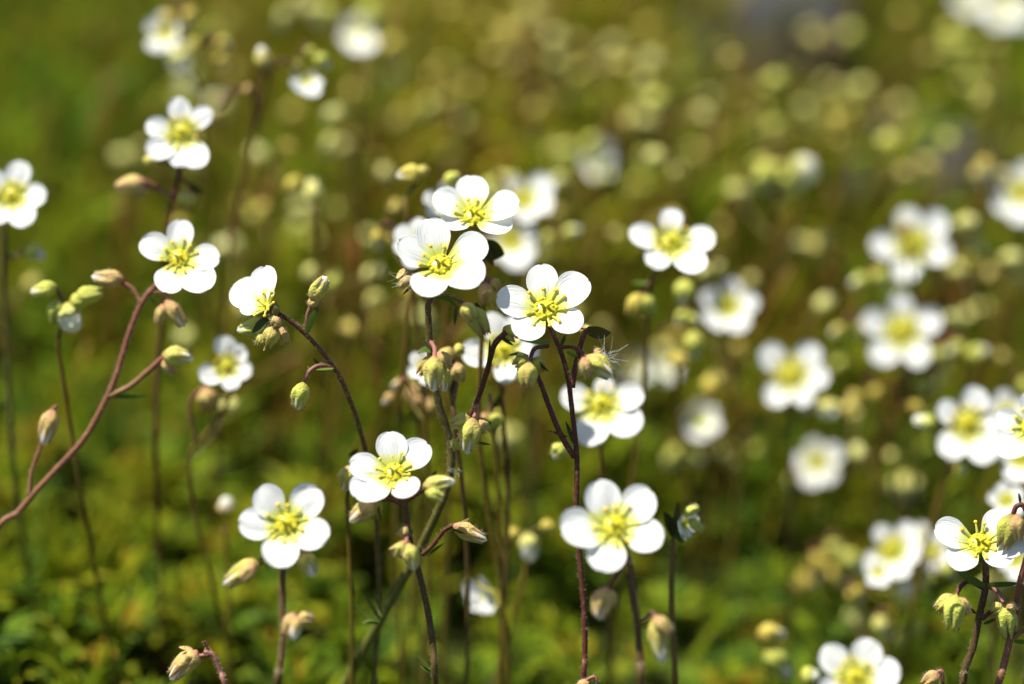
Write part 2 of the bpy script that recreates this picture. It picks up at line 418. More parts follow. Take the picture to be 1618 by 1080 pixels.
def auto(label, x, y, d, mat='brown', r=(3.5, 4.5), lean=0, **kw):
    """a mid-distance stem that rises from the ground straight below its top"""
    p = at(x, y, d); z = gz(p.x, p.y); s = 4
    if mat == 'brown' and random.random() < .5: mat = 'olive'
    dy_px = (p.z-z)*math.cos(PITCH)/d*FPX
    pts = []
    sw = random.uniform(-26, 26)
    for i in range(s):
        q = i/(s-1)*.9
        pts.append((x+lean*q+sw*math.sin(q*3.6), y+dy_px*q, d+(p.z-z)*q*math.sin(PITCH)*.55))
    kw.setdefault('sharp', False)
    return Plant(label, pts, d, r=r, mat=mat, **kw)

# ------------------------------------------------------------------ ground
mb = MB(); g = []
def axis(lo, hi, fine, f0, f1):
    a = [f0+(f1-f0)*i/fine for i in range(fine+1)]; b = []; v = f0; st = (f1-f0)/fine
    while v > lo: st *= 1.5; v = max(lo, v-st); b.insert(0, v)
    v = f1; st = (f1-f0)/fine; c = []
    while v < hi: st *= 1.5; v = min(hi, v+st); c.append(v)
    return b+a+c
xs = axis(-30, 30, 60, -.35, .35); ys = axis(-10, 60, 80, .2, 1.2)
for y in ys: g.append([mb.vert((x, y, gz(x, y)), (.5, .5, .5)) for x in xs])
for i in range(len(ys)-1):
    for j in range(len(xs)-1): mb.face(g[i][j], g[i][j+1], g[i+1][j+1], g[i+1][j])
m, t = newmat('soil'); n = objnoise(t, 120, 6)
r = ramp(t, [(.3, (.012, .015, .002)), (.55, (.025, .034, .003)), (.75, (.05, .07, .005))], n)
finish(t, r.outputs[0], 0, .9, .1, n, 1, bdist=.003)
gr = mb.build('ground', m); tag(gr, 'dark mossy soil under the flowers', 'ground', kind='structure')

def brownness(x, y):
    """share of straw-coloured growth: highest in the middle of the patch"""
    return max(0, min(1, .62*math.exp(-((x+.01)**2)/.006-((y-.72)**2)/.03)))
STONES = [(.0665, .770), (.102, .715)]
def bare(x, y):
    """no growth on the stones or in the gap in front of them"""
    return any(abs(x-a) < .026 and b-.055 < y < b+.035 for a, b in STONES)
def make_cover():
    mb = MB(); R = random.Random(5)
    def lobe(p, d, l, wd, rnd):
        sd = d.cross(Vector((0, 0, 1))); sd = sd.normalized() if sd.length > 1e-5 else Vector((1, 0, 0))
        up = sd.cross(d); b = p+d*l*.55+up*l*.05; e = p+d*l-up*l*.06
        i = [mb.vert(p-sd*wd*.3, (0, 0, rnd)), mb.vert(p+sd*wd*.3, (0, 1, rnd)), mb.vert(b+sd*wd*.5+up*wd*.15, (.5, 1, rnd)), mb.vert(b-sd*wd*.5+up*wd*.15, (.5, 0, rnd)), mb.vert(e, (1, .5, rnd)), mb.vert(b-up*wd*.1, (.5, .5, rnd))]
        mb.face(i[0], i[1], i[2], i[5]); mb.face(i[0], i[5], i[3]); mb.face(i[5], i[2], i[4]); mb.face(i[3], i[5], i[4])
    cnt = 0
    while cnt < 5000:
        y = R.uniform(.36, 1.15); x = R.uniform(-.2, .2)*(1+(y-.4)*.55)
        dn = noise.noise(Vector((x*22, y*22, 8)))
        if R.random() > (.72+.7*dn if y < .6 else .55+1.25*dn): continue
        if (x > .08 and y > .72 and R.random() < .35) or bare(x, y): continue
        cnt += 1
        br = brownness(x, y); tint = noise.noise(Vector((x*30, y*30, 1)))*.22+.42 + .26*br
        h = R.uniform(.001, .011)
        o = Vector((x, y, gz(x, y)+h)); sz = R.uniform(.005, .0105)
        if x < -.005 and y < .66 and R.random() < .5: sz = R.uniform(.008, .014); o.z += R.uniform(-.002, .004); tint += R.uniform(-.10, .10)
        nl = R.randint(7, 11)
        for k in range(nl):
            a = 6.283*(k+R.random()*.6)/nl; el = R.uniform(.15, 1.4)
            d = Vector((math.cos(a)*math.cos(el), math.sin(a)*math.cos(el), math.sin(el)))
            rn = min(1, max(0, tint+R.uniform(-.34, .34))) if R.random() > .06+.12*br else R.uniform(.9, 1)
            l = sz*R.uniform(.7, 1.2); q = o+d*l*.35
            lobe(o, d, l*.5, l*.12, rn)
            sd = d.cross(Vector((0, 0, 1))).normalized()
            for w_ in ((-.62, 0, .62) if R.random() < .7 else (-.8, -.3, .3, .8)):
                lobe(q, (d+sd*w_).normalized(), l*.74*(1-.2*abs(w_)), l*.125, rn)
    # long narrow leaves standing up through the cushion
    for _ in range(1100):
        y = R.uniform(.40, 1.05); x = R.uniform(-.2, .2)*(1+(y-.4)*.5)
        if bare(x, y): continue
        o = Vector((x, y, gz(x, y))); l = R.uniform(.012, .026)*(1 if y < .55 else 1.4); a = R.gauss(.25, .5)
        e = o+Vector((math.sin(a)*l, R.uniform(-.3, .3)*l, math.cos(a)*l))
        blade(mb, [o, o.lerp(e, .5)+Vector((R.uniform(-.002, .002), 0, 0)), e], R.uniform(.0008, .0022), Vector((1, R.uniform(-1, 1), 0)), 2, rnd=min(1, max(0, R.gauss(.55+.25*brownness(x, y), .16))))
    for _ in range(46):                       # yellowed long leaves low at the left
        o = at(R.gauss(85, 45), R.gauss(960, 25), .575); o.z = gz(o.x, o.y)+.004; l = R.uniform(.015, .030); a = R.gauss(.35, .25)
        e = o+Vector((math.sin(a)*l, R.uniform(-.2, .2)*l, math.cos(a)*l))
        blade(mb, [o, o.lerp(e, .5), e], R.uniform(.002, .0034), Vector((1, R.uniform(-1, 1), 0)), 2, rnd=R.uniform(.55, .76))
    for _ in range(3300):
        y = R.uniform(.52, 1.0); x = (R.uniform(-.26, -.02) if R.random() < .45 else R.uniform(-.04, .2))*(1+(y-.5)*.6)
        if bare(x, y): continue
        o = Vector((x, y, gz(x, y)+.004)); l = R.uniform(.02, .055)*(.6 if y < .58 else 1); a = R.gauss(.15, .35)
        e = o+Vector((math.sin(a)*l, R.uniform(-.35, .15)*l, math.cos(a)*l)); rn = min(1, max(0, R.gauss((.36 if x < -.03 else .48)+.3*brownness(x, y), .17)))
        blade(mb, [o, o.lerp(e, .5)+Vector((R.uniform(-.003, .003), 0, 0)), e], R.uniform(.0012, .003), Vector((1, R.uniform(-1, 1), 0)), 2, rnd=rn)
        if R.random() < .6:
            for k in (-1, 1): lobe(o.lerp(e, R.uniform(.55, .9)), ((e-o).normalized()+Vector((k*.8, R.uniform(-.5, .5), 0))).normalized(), l*.35, l*.08, rn)
    o = mb.build('leaves', M['cover'], smooth=False); tag(o, 'low cushion of finely lobed green leaves covering the ground', 'ground cover', kind='stuff')
make_cover()
def make_straw():
    mb = MB(); R = random.Random(9); n = 0
    while n < 1300:
        y = R.uniform(.52, 1.1); x = R.uniform(-.2, .2)*(1+(y-.4)*.5)
        if R.random() > .22+.9*brownness(x, y) or bare(x, y): continue
        n += 1; o = Vector((x, y, gz(x, y))); l = R.uniform(.03, .07); a = R.gauss(.22, .22)
        e = o+Vector((math.sin(a)*l, R.uniform(-.25, .25)*l, math.cos(a)*l))
        mb.cur = int(R.random() < .45); tube(mb, [o, o.lerp(e, .5)+Vector((R.uniform(-.003, .003), 0, 0)), e], .0007, .00045, 5, 3, t0=1, t1=0)
    o = mb.build('undergrowth', [M['straw'], M['rust']]); tag(o, 'tangle of thin brown stalks behind the flowers', 'undergrowth', kind='stuff')
make_straw()
# grey stones at the far right
def stone(px, py, d, sx, sy, sz, label, seed):
    import bmesh
    bm = bmesh.new(); bmesh.ops.create_icosphere(bm, subdivisions=4, radius=1)
    for v in bm.verts:
        n = noise.fractal(v.co*1.3+Vector((seed, 0, 0)), 1, 2, 4); v.co *= 1+.22*n
        v.co.z = max(v.co.z, -.5); v.co = Vector((v.co.x*sx, v.co.y*sy, v.co.z*sz))
    me = bpy.data.meshes.new('stone'); bm.to_mesh(me); bm.free()
    for p in me.polygons: p.use_smooth = True
    me.materials.append(M['stone']); o = bpy.data.objects.new('stone', me); COL.objects.link(o)
    p = at(px, py, d); o.location = (p.x, p.y, gz(p.x, p.y)+sz*.25); tag(o, label, 'stone', 'grey stones at the back')
m, t = newmat('stone'); n = objnoise(t, 60, 6)
finish(t, ramp(t, [(.3, (.035, .036, .040)), (.7, (.095, .095, .106))], n).outputs[0], 0, .85, .2, n, .6, bdist=.002); M['stone'] = m
stone(1205, 55, .83, .024, .020, .022, 'blurred mauve-grey stone at the top edge right of the middle', 1)
stone(1445, 190, .755, .018, .016, .014, 'blurred dark grey stone behind lime buds below the upper right corner', 5)
stone(1460, 215, .77, .018, .016, .012, 'lowest grey stone, above the dark hollow at the right', 9)

# ------------------------------------------------------------------ sharp plants, one by one
A = Plant('tall hairy stem leaning right, its sharp flower highest in the centre above nodding buds',
          [(688, 462), (677, 480), (678, 520), (682, 580), (694, 640), (713, 705), (706, 770), (672, 850, .511), (634, 920, .516), (598, 985, .520), (545, 1085, .527)], .499, slope=.24, r=(5, 10.5), mat='green')
A.flower(696, 418, [(-19, -77), (75, -35), (66, 24), (-28, 47), (-68, -38)], (-.05, .5), 22, .92, d=.497)
A.stalk([(679, 470), (705, 466), (732, 478), (748, 495)], (3, 3.5), 'olive', dz=.004)
A.bud(744, 484, 768, 532, 31, 'budolive', dz=.005, tow=.2); A.bud(733, 478, 748, 508, 24, 'bud', dz=.007, tow=.2)
A.leaf(690, 469, 726, 490, 8, 'bract', dz=.003, bend=6); A.leaf(722, 484, 718, 514, 9, 'bractshaded', dz=.005); A.leaf(752, 478, 768, 506, 12, 'bractshaded', dz=.003)
A.stalk([(684, 556), (681, 541), (687, 552), (686, 568)], (4, 3.5), 'pinkstalk', dz=.006)
A.bud(686, 562, 684, 620, 32, 'bud', dz=.007, tip=.35, tow=.25)
A.bud(692, 556, 712, 582, 22, 'budpink', dz=.005); A.bud(680, 562, 660, 594, 17, 'budpink', dz=.006); A.bud(700, 576, 702, 620, 22, 'bud', dz=.002, tip=.6)
A.leaf(680, 555, 660, 558, 11, 'bract', dz=.006, tow=.3, bend=-3); A.leaf(678, 550, 664, 532, 6, 'bractshaded', dz=.005)
A.stalk([(716, 712), (738, 668), (756, 628), (770, 585), (781, 545), (800, 524)], (5, 4), 'maroon', dz=.003)
A.bud(796, 516, 818, 536, 25, 'budolive', dz=.002); A.leaf(790, 530, 812, 546, 8, 'bractshaded', dz=.003)
A.leaf(772, 578, 774, 534, 6, 'bractshaded', dz=.003)
A.stalk([(752, 640), (752, 648), (749, 660)], (3.5, 3.5), 'pinkstalk', dz=.006, dz1=.003)
A.bud(747, 660, 737, 718, 33, 'bud', dz=.007, tip=.4, tow=.15); A.bud(744, 660, 711, 672, 24, 'bud', dz=.006, tow=.2); A.bud(756, 660, 770, 684, 21, 'budpink', dz=.005)
A.leaf(757, 664, 778, 668, 9, 'bract', dz=.005); A.leaf(752, 698, 776, 702, 6, 'bract', dz=.004); A.bud(716, 692, 722, 712, 14, 'budlime', dz=.004)
A.stalk([(668, 876), (685, 860), (702, 838), (716, 830)], (3, 4), 'maroon', dz=.006, dz1=.003)
A.bud(716, 829, 770, 854, 26, 'budpink', dz=.007, tip=.35, tow=.1); A.leaf(715, 835, 735, 843, 6, 'bract', dz=.009); A.leaf(672, 878, 702, 857, 7, 'bract', dz=.004); A.leaf(728, 826, 742, 818, 7, 'budpink', dz=.006)
A.leaf(600, 978, 572, 935, 8, 'bract', tow=.3); A.leaf(600, 982, 558, 952, 9, 'bract', tow=.1, bend=3); A.leaf(598, 986, 572, 984, 9, 'bract', bend=-3); A.leaf(604, 970, 590, 934, 6, 'bract')
A.leaf(640, 425, 626, 440, 12, 'budpink', dz=-.003); A.bud(650, 436, 629, 456, 15, 'budpink', dz=-.002); A.leaf(655, 448, 636, 466, 6, 'bractshaded', dz=-.002)

B = Plant('slim stem low in the centre with one sharp flower and four knots of buds',
          [(630, 762), (638, 785), (643, 826), (652, 872), (662, 905), (676, 965), (684, 1020), (688, 1085)], .494, slope=.10, r=(4.5, 6.5), mat='olive')
B.flower(623, 746, [(-6, -67), (51, -50), (29, 32), (-59, 35), (-71, -15)], (-.05, .52), 20, .9, d=.494)
B.stalk([(640, 792), (655, 783), (672, 772)], (3, 4), 'maroon', dz=.003)
B.bud(668, 768, 720, 759, 24, 'bud', dz=.004, tip=.45, tow=.15); B.bud(672, 776, 703, 787, 18, 'budlime', dz=.006); B.leaf(674, 762, 690, 742, 11, 'bractshaded', dz=.002); B.leaf(690, 790, 696, 798, 5, 'budpink', dz=.005)
B.stalk([(638, 798), (620, 790), (602, 788), (588, 792)], (3, 3.5), 'maroon', dz=.002)
B.stalk([(640, 800), (610, 782), (600, 776)], (2.6, 2.6), 'maroon', dz=-.001)
B.bud(592, 790, 552, 825, 28, 'budpink', dz=.003, tip=.35); B.bud(586, 790, 568, 788, 18, 'budpink', dz=.0); B.bud(596, 786, 590, 820, 22, 'budolive', dz=-.001); B.leaf(598, 800, 602, 824, 5, 'bractshaded', dz=.002)
B.stalk([(646, 832), (641, 831), (643, 848), (642, 858)], (3, 3), 'pinkstalk', dz=.005)
B.bud(644, 858, 655, 902, 27, 'bud', dz=.006, tip=.3, tow=.1); B.bud(638, 855, 628, 882, 20, 'bud', dz=.006); B.bud(645, 834, 630, 848, 14, 'budpink', dz=.003); B.leaf(640, 854, 614, 868, 6, 'budpink', dz=.006); B.leaf(646, 834, 654, 842, 8, 'bract', dz=.004)
B.leaf(684, 1062, 655, 1030, 8, 'bract'); B.leaf(684, 1064, 663, 1052, 6, 'bract')

C = Plant('dark red upright stem right of centre, topped by a sharp flower',
          [(866, 508), (874, 528), (888, 560), (898, 600), (903, 640), (910, 700), (912, 740), (911, 800), (916, 880), (923, 960), (924, 1030), (921, 1090)], .500, slope=.10, r=(3.8, 5.4), mat='maroon')
C.flower(862, 488, [(-10, -74), (67, -50), (56, 26), (-46, 40), (-77, -23)], (-.02, .5), 20, .88, d=.499)
C.leaf(870, 540, 820, 536, 10, 'bract', dz=.003, tow=.2, bend=2); C.leaf(886, 546, 893, 528, 8, 'bractshaded', dz=.002)
C.stalk([(884, 548), (905, 548), (918, 556), (926, 564)], (3, 3.5), 'maroon', dz=.005)
C.bud(926, 562, 968, 596, 33, 'bud', dz=.006, tip=.3, tow=.15); C.bud(922, 564, 930, 600, 20, 'budpink', dz=.008); C.bud(938, 562, 952, 552, 16, 'budpink', dz=.003); C.leaf(896, 554, 914, 563, 9, 'bract', dz=.006); C.leaf(914, 566, 915, 600, 4, 'bractshaded', dz=.007)
C.stalk([(904, 612), (910, 575), (922, 530), (934, 517)], (4, 5), 'maroon', dz=.0)
C.leaf(928, 522, 966, 525, 26, 'bractshaded', dz=.0, tow=.3); C.bud(932, 526, 918, 518, 18, 'budolive', dz=-.003)
C.stalk([(908, 722), (888, 690), (870, 648), (856, 610), (846, 588), (838, 576)], (4, 5), 'maroon', dz=.002)
C.stalk([(866, 546), (846, 550), (838, 565), (836, 575)], (3, 4), 'maroon', dz=.005)
C.bud(836, 572, 831, 614, 29, 'bud', dz=.007, tow=.2); C.bud(834, 562, 812, 580, 24, 'budolive', dz=.004); C.bud(840, 566, 856, 590, 26, 'budolive', dz=.003); C.leaf(835, 562, 802, 562, 7, 'bractshaded', dz=.005, bend=-3); C.leaf(848, 570, 868, 587, 7, 'bractshaded', dz=.004)
C.leaf(896, 690, 866, 680, 6, 'maroon', dz=.001); C.leaf(906, 700, 893, 664, 9, 'bractshaded', dz=-.002); C.bud(890, 700, 874, 726, 26, 'budlime', dz=-.012, tip=.4)

D = Plant('straight stem with a soft five-petalled flower low on the left and two side buds',
          [(450, 880), (447, 910), (446, 960), (447, 1010), (441, 1060), (437, 1090)], .486, slope=-.18, r=(5, 5.5), mat='olive')
D.flower(453, 828, [(-47, -57), (50, -59), (64, 24), (-14, 63), (-75, -6)], (0, .34), 16, .92, d=.486)
D.stalk([(448, 886), (425, 880), (405, 888)], (3, 3.5), 'mauve', dz=.0)
D.bud(410, 885, 352, 924, 30, 'bud', tip=.15); D.bud(403, 890, 378, 918, 20, 'budpink', dz=.003); D.leaf(418, 890, 400, 898, 8, 'bract')
D.stalk([(455, 880), (475, 872), (480, 878)], (2.5, 3), 'olive'); D.bud(478, 872, 496, 912, 30, 'bud', tip=.6); D.bud(484, 866, 482, 876, 14, 'budpink')
D.stalk([(446, 985), (460, 976), (466, 968)], (2.5, 2.5), 'mauve'); D.bud(466, 968, 450, 1006, 24, 'budpink', dz=.002); D.bud(470, 974, 464, 1012, 20, 'budpink', dz=.004, tip=.8); D.bud(470, 974, 496, 980, 22, 'budpink')

E = Plant('arching red stem at centre left whose half-open flower faces the upper left',
          [(428, 488), (448, 500), (470, 516), (502, 548), (535, 592), (558, 645), (572, 690), (590, 770), (596, 860), (599, 950), (592, 1085)], .503, slope=.35, r=(3.6, 4.4), mat='redgreen')
E.flower(420, 484, [(-54, -38), (-4, -66), (-44, 0), (-30, -40), (4, -34)], (-.55, .45), 20, .95, d=.502, disc=.6)
E.bud(422, 512, 374, 522, 28, 'budlime', dz=-.002, tip=.4); E.leaf(428, 505, 398, 526, 24, 'bractshaded', dz=.001)
E.stalk([(446, 500), (436, 506), (428, 520)], (3, 3.5), 'olive', dz=.002)
E.bud(436, 516, 420, 548, 25, 'bud', dz=.004); E.bud(442, 502, 430, 515, 18, 'budpink', dz=.004); E.bud(446, 516, 450, 545, 17, 'budpink', dz=.002); E.bud(416, 528, 406, 546, 13, 'bud', dz=.003); E.leaf(424, 540, 416, 554, 5, 'budpink', dz=.004); E.leaf(456, 528, 460, 548, 4, 'budpink')
E.stalk([(527, 580), (505, 577), (488, 587), (479, 606)], (3, 3.5), 'pinkstalk', dz=.003); E.leaf(527, 582, 498, 584, 5, 'bract', dz=.004)
E.bud(479, 604, 470, 648, 27, 'budlime', dz=.006, tip=.35, tow=.1); E.leaf(505, 578, 494, 565, 5, 'bractshaded')
E.stalk([(484, 526), (486, 500), (492, 482)], (4, 3.5), 'pinkstalk'); E.leaf(484, 526, 504, 482, 14, 'bract', dz=.002, bend=3)
E.bud(492, 474, 516, 436, 26, 'bud', tip=.2, dz=.002, tow=.1); E.bud(490, 486, 500, 466, 16, 'budpink')

F = Plant('long mauve stem slanting up from the left edge to a flower, pink buds along it',
          [(272, 432), (245, 452), (222, 482), (203, 530), (185, 590), (168, 630), (135, 690), (95, 735), (55, 778), (28, 810), (-10, 850)], .513, slope=.06, r=(4, 6.4), mat='mauve')
F.flower(283, 408, [(2, -64), (66, -3), (47, 51), (-20, 52), (-60, -32)], (0, .4), 16, .88, d=.512)
F.stalk([(223, 480), (210, 458), (194, 446)], (3.5, 4), 'mauve'); F.bud(196, 442, 144, 437, 28, 'budpink', tip=.35)
F.stalk([(238, 462), (255, 462), (268, 474)], (2.5, 3), 'mauve'); F.bud(262, 474, 292, 518, 24, 'budpink', tip=.2); F.bud(258, 480, 249, 514, 18, 'budpink'); F.leaf(234, 468, 258, 488, 7, 'bract')
F.stalk([(172, 626), (205, 610), (235, 585), (258, 564)], (4.5, 5), 'mauve'); F.bud(256, 560, 306, 566, 30, 'bud', tip=.35, dz=.001); F.bud(258, 566, 276, 592, 20, 'budpink'); F.leaf(176, 626, 238, 624, 9, 'bract')
F.stalk([(46, 784), (50, 745), (62, 712), (66, 700)], (3, 4), 'mauve'); F.bud(84, 646, 68, 704, 29, 'budpink', tip=.5); F.stalk([(80, 654), (84, 646), (90, 641)], (3, 4), 'mauve')

G = Plant('dark stem at lower right carrying the sharp flower partly hidden by a bud',
          [(1556, 888), (1558, 910), (1556, 935), (1548, 970), (1538, 1020), (1524, 1060), (1520, 1090)], .500, slope=.12, r=(5.5, 6.5), mat='olive')
G.flower(1548, 858, [(-73, -28), (44, -52), (40, 28), (-54, 30), (70, -4)], (-.05, .56), 20, .86, d=.499)
G.leaf(1556, 926, 1506, 892, 16, 'bract', dz=.003, bend=5); G.leaf(1558, 923, 1612, 921, 13, 'bract', dz=.002)
G.stalk([(1552, 928), (1532, 918), (1518, 926), (1510, 942)], (4, 4), 'maroon', dz=.004)
G.bud(1510, 940, 1504, 998, 34, 'budlime', dz=.006, tow=.1); G.bud(1508, 940, 1478, 966, 24, 'bud', dz=.005); G.bud(1514, 944, 1532, 972, 19, 'budpink', dz=.006); G.leaf(1512, 938, 1494, 962, 6, 'budlime', dz=.008); G.leaf(1528, 958, 1544, 970, 8, 'bractshaded', dz=.003)
G.stalk([(1560, 924), (1578, 936), (1586, 952)], (3.5, 4), 'pinkstalk', dz=.003); G.bud(1588, 952, 1594, 1010, 32, 'budlime', dz=.002); G.bud(1584, 954, 1566, 968, 18, 'bud', dz=.002); G.bud(1592, 952, 1606, 966, 17, 'budpink', dz=.003)
G.stalk([(1551, 978), (1566, 965), (1578, 948)], (3.5, 4), 'maroon', dz=.0); G.leaf(1554, 985, 1576, 976, 8, 'bract')

H = Plant('hairy reddish stem cut by the right edge, its drooping bud hiding part of a flower',
          [(1640, 800, .494), (1630, 850, .495), (1612, 920, .497), (1606, 960), (1598, 1000), (1586, 1050), (1574, 1090)], .497, slope=.12, r=(5, 7.5), mat='mauve', flowers=False, name='budding_plant')
H.stalk([(1630, 830), (1618, 800), (1606, 800), (1600, 816)], (4, 4.5), 'maroon', dz=.0)
H.bud(1599, 812, 1583, 868, 35, 'budolive', dz=.001, tow=.1); H.bud(1606, 812, 1610, 856, 23, 'budpink', dz=.003); H.leaf(1612, 795, 1609, 778, 8, 'bract')
H.stalk([(1602, 1008), (1612, 998), (1630, 988)], (4, 4), 'mauve'); H.leaf(1602, 1012, 1630, 1014, 11, 'bract')

I = Plant('stem with the largest soft white flower, right of the dark red stem',
          [(986, 868), (994, 890), (1001, 940), (1008, 1000), (1012, 1045), (1012, 1090)], .482, slope=-.1, r=(5.5, 6.5), mat='olive')
I.flower(972, 832, [(-33, -73), (60, -57), (75, 16), (-26, 62), (-85, 4)], (.02, .45), 18, .9, d=.481)
I.stalk([(990, 885), (975, 905), (962, 930)], (3.5, 4), 'maroon'); I.bud(958, 926, 946, 980, 34, 'budpink', tip=.1); I.bud(962, 930, 970, 962, 20, 'budpink'); I.leaf(984, 895, 970, 922, 9, 'bractshaded')
I.stalk([(1010, 984), (1020, 978), (1030, 968), (1038, 976)], (3, 3), 'pinkstalk'); I.bud(1036, 972, 1048, 1050, 32, 'bud', tip=.5, dz=.002); I.bud(1034, 974, 1062, 1004, 24, 'budpink', dz=.004); I.leaf(1012, 990, 1028, 984, 9, 'bract')

J = Plant('thin brown stem right of the largest flower, dark shaded half-open bloom at its tip',
          [(1064, 852), (1062, 880), (1061, 950), (1064, 1020), (1068, 1090)], .515, slope=.1, r=(4.5, 5), mat='brown')
J.flower(1080, 828, [(20, 8), (24, -12), (10, 20), (-10, 14), (-4, -14)], (.62, .1), 35, .85, d=.515, disc=.7)
J.leaf(1066, 848, 1048, 806, 22, 'bractshaded'); J.leaf(1066, 846, 1070, 790, 18, 'bractshaded'); J.bud(1080, 812, 1106, 800, 15, 'budlime', dz=.003); J.bud(1088, 820, 1112, 840, 16, 'budlime', dz=.002); J.leaf(1072, 840, 1080, 858, 16, 'bractshaded', dz=.004)

K = Plant('pink nodding bud on a hooked stalk at the bottom edge left of centre',
          [(322, 1030), (336, 1034), (348, 1060), (362, 1100)], .497, slope=.1, r=(4, 4.5), mat='pinkstalk', flowers=False, name='budding_plant')
K.stalk([(336, 1034), (328, 1024), (322, 1012)], (1.5, 2.5), 'maroon'); K.stalk([(332, 1034), (318, 1036), (308, 1040)], (4, 4), 'pinkstalk')
K.bud(312, 1028, 268, 1074, 32, 'budpink', dz=.001, tip=.25); K.leaf(304, 1026, 282, 1022, 8, 'budpink', dz=.002); K.bud(312, 1032, 296, 1048, 26, 'budpink', dz=.003)

L = Plant('upper left stem with a white six-petalled flower above pink buds',
          [(286, 262), (280, 290), (268, 340), (262, 400), (262, 470), (250, 560), (246, 700)], .529, slope=.3, r=(4, 4.5), mat='maroon', sharp=False)
L.flower(288, 209, [(-8, -58), (44, -40), (32, 56), (-3, 55), (-50, 38), (-58, -10)], (0, .25), 12, .78, d=.528)
L.stalk([(276, 320), (255, 300), (232, 286)], (3, 3.5), 'mauve'); L.bud(232, 286, 178, 298, 28, 'budpink'); L.bud(228, 288, 214, 314, 22, 'budpink')
L.stalk([(284, 282), (300, 292), (298, 302)], (2.5, 3), 'maroon'); L.bud(298, 298, 296, 336, 28, 'bud'); L.leaf(300, 290, 320, 306, 16, 'bractshaded'); L.bud(240, 244, 234, 266, 20, 'bud')

Mp = Plant('white flower cut off by the left edge on a straight green stem',
           [(8, 345), (6, 420), (10, 520), (14, 620), (22, 740)], .531, slope=.25, r=(4.5, 5.5), mat='green', sharp=False)
Mp.flower(18, 309, [(15, -57), (57, 1), (32, 46), (-28, 40), (-38, -36)], (0, .3), 14, .9, d=.53)
Mp.stalk([(10, 400), (25, 405), (38, 396)], (2.5, 3), 'olive'); Mp.bud(38, 394, 72, 406, 28, 'budlime', tip=.6)

# ------------------------------------------------------------------ softer flowers behind the sharp ones
p = Plant('flower right behind and above the centre one, flatter, four petals spread wide', [(750, 366), (762, 400), (764, 470), (760, 560), (757, 690), (776, 830), (792, 930), (806, 1090)], .510, slope=.3, r=(4, 5.5), mat='brown', sharp=False)
p.flower(749, 340, [(-4, -68), (72, -21), (54, 24), (-46, 17), (-66, -31)], (0, .6), 20, .92, d=.508)
p.leaf(764, 385, 798, 402, 40, 'bractshaded', dz=-.002, tow=.2); p.leaf(765, 385, 780, 420, 22, 'bractshaded', dz=-.002); p.bud(768, 446, 766, 484, 24, 'budpink', dz=.004); p.bud(776, 440, 790, 458, 18, 'budpink'); p.bud(782, 456, 784, 490, 20, 'bud')
p.stalk([(764, 430), (768, 438), (768, 448)], (3, 3), 'pinkstalk')
p = auto('flower just behind the left petal of the centre flower, only its left side showing', 655, 420, .527, lean=-20)
p.flower(668, 385, [(-46, 6), (-44, -24), (-12, -42), (22, 20), (-26, 34)], (-.1, .35), 15, .9)
p = auto('pale flower peeping out left of the flatter flower above centre', 700, 350, .532)
p.flower(703, 322, [(-34, -14), (-26, 18), (4, -40), (30, -10), (18, 28)], (-.1, .3), 25, .9); p.bud(700, 288, 730, 276, 22, 'budlime')
p = auto('soft white flower behind the dark leaf right of the two centre flowers', 812, 420, .572, lean=18)
p.flower(806, 378, [(42, -16), (38, 28), (10, 48), (-34, 24), (-14, -34)], (.25, .3), 20, .95); p.cluster(880, 376, 2, 30, 'budlime'); 
p = auto('soft white flower with one tall bright petal, upper right of the flatter flower', 838, 350, .574)
p.flower(826, 316, [(46, -34), (48, 8), (-18, -36), (-32, 14), (8, 34)], (.15, .35), 22, .95); p.cluster(792, 300, 2, 30, 'budlime')
p = auto('white flower showing through the gap under the sharp centre-right flower', 790, 590, .521, lean=-24)
p.flower(796, 553, [(-66, 9), (-27, -60), (20, -54), (57, 2), (5, 51)], (0, .3), 14, .86)
p = auto('white flower crossed by the dark red stem, under its hairy right-hand buds', 945, 690, .528, lean=10)
p.flower(950, 638, [(-64, -18), (6, -46), (66, -20), (56, 42), (-25, 63)], (0, .35), 14, .88)
p = Plant('soft white flower right of centre standing alone above a pair of yellow buds', [(1040, 425), (1028, 450), (1022, 540), (1014, 640), (1002, 740), (990, 830)], .531, slope=.35, r=(3.5, 4.5), mat='brown', sharp=False)
p.flower(1061, 382, [(-2, -56), (69, -8), (45, 45), (-36, 37), (-68, -14)], (0, .45), 16, .84, d=.53)
p.stalk([(1032, 440), (1020, 452), (1012, 464)], (3, 3), 'pinkstalk'); p.bud(1014, 462, 992, 504, 28, 'budgold'); p.bud(1018, 462, 1030, 502, 26, 'budlime'); p.leaf(1028, 448, 998, 446, 10, 'bract')
p = auto('blurred white flower with closed lime buds on its left, right of the lone one', 1150, 530, .578)
p.flower(1150, 483, [(8, -44), (48, -8), (24, 38), (-34, 34), (-40, -22)], (0, .3), 14, .95); p.bud(1084, 440, 1078, 484, 30, 'budlime', tip=.3, dz=.03); p.cluster(1082, 500, 2, 26, 'budlime', dz=.02); p.bud(1096, 522, 1098, 570, 28, 'budlime', dz=.03, tip=.2); p.cluster(1128, 420, 2, 28, 'budpale'); p.cluster(1138, 562, 1, 30, 'budgold', dz=-.02)
p = auto('square-looking blurred flower between the two right-hand columns, open lower-right bud', 1250, 650, .566)
p.flower(1250, 592, [(-46, -44), (42, -49), (60, 2), (26, 46), (-38, 46)], (0, .25), 12, .85); p.bud(1310, 630, 1308, 662, 36, 'budpale', tip=1.5); p.bud(1222, 630, 1216, 652, 22, 'budgold'); p.leaf(1262, 640, 1280, 650, 18, 'petal')
p = auto('upper of the two big blurred star flowers at the right', 1440, 450, .583)
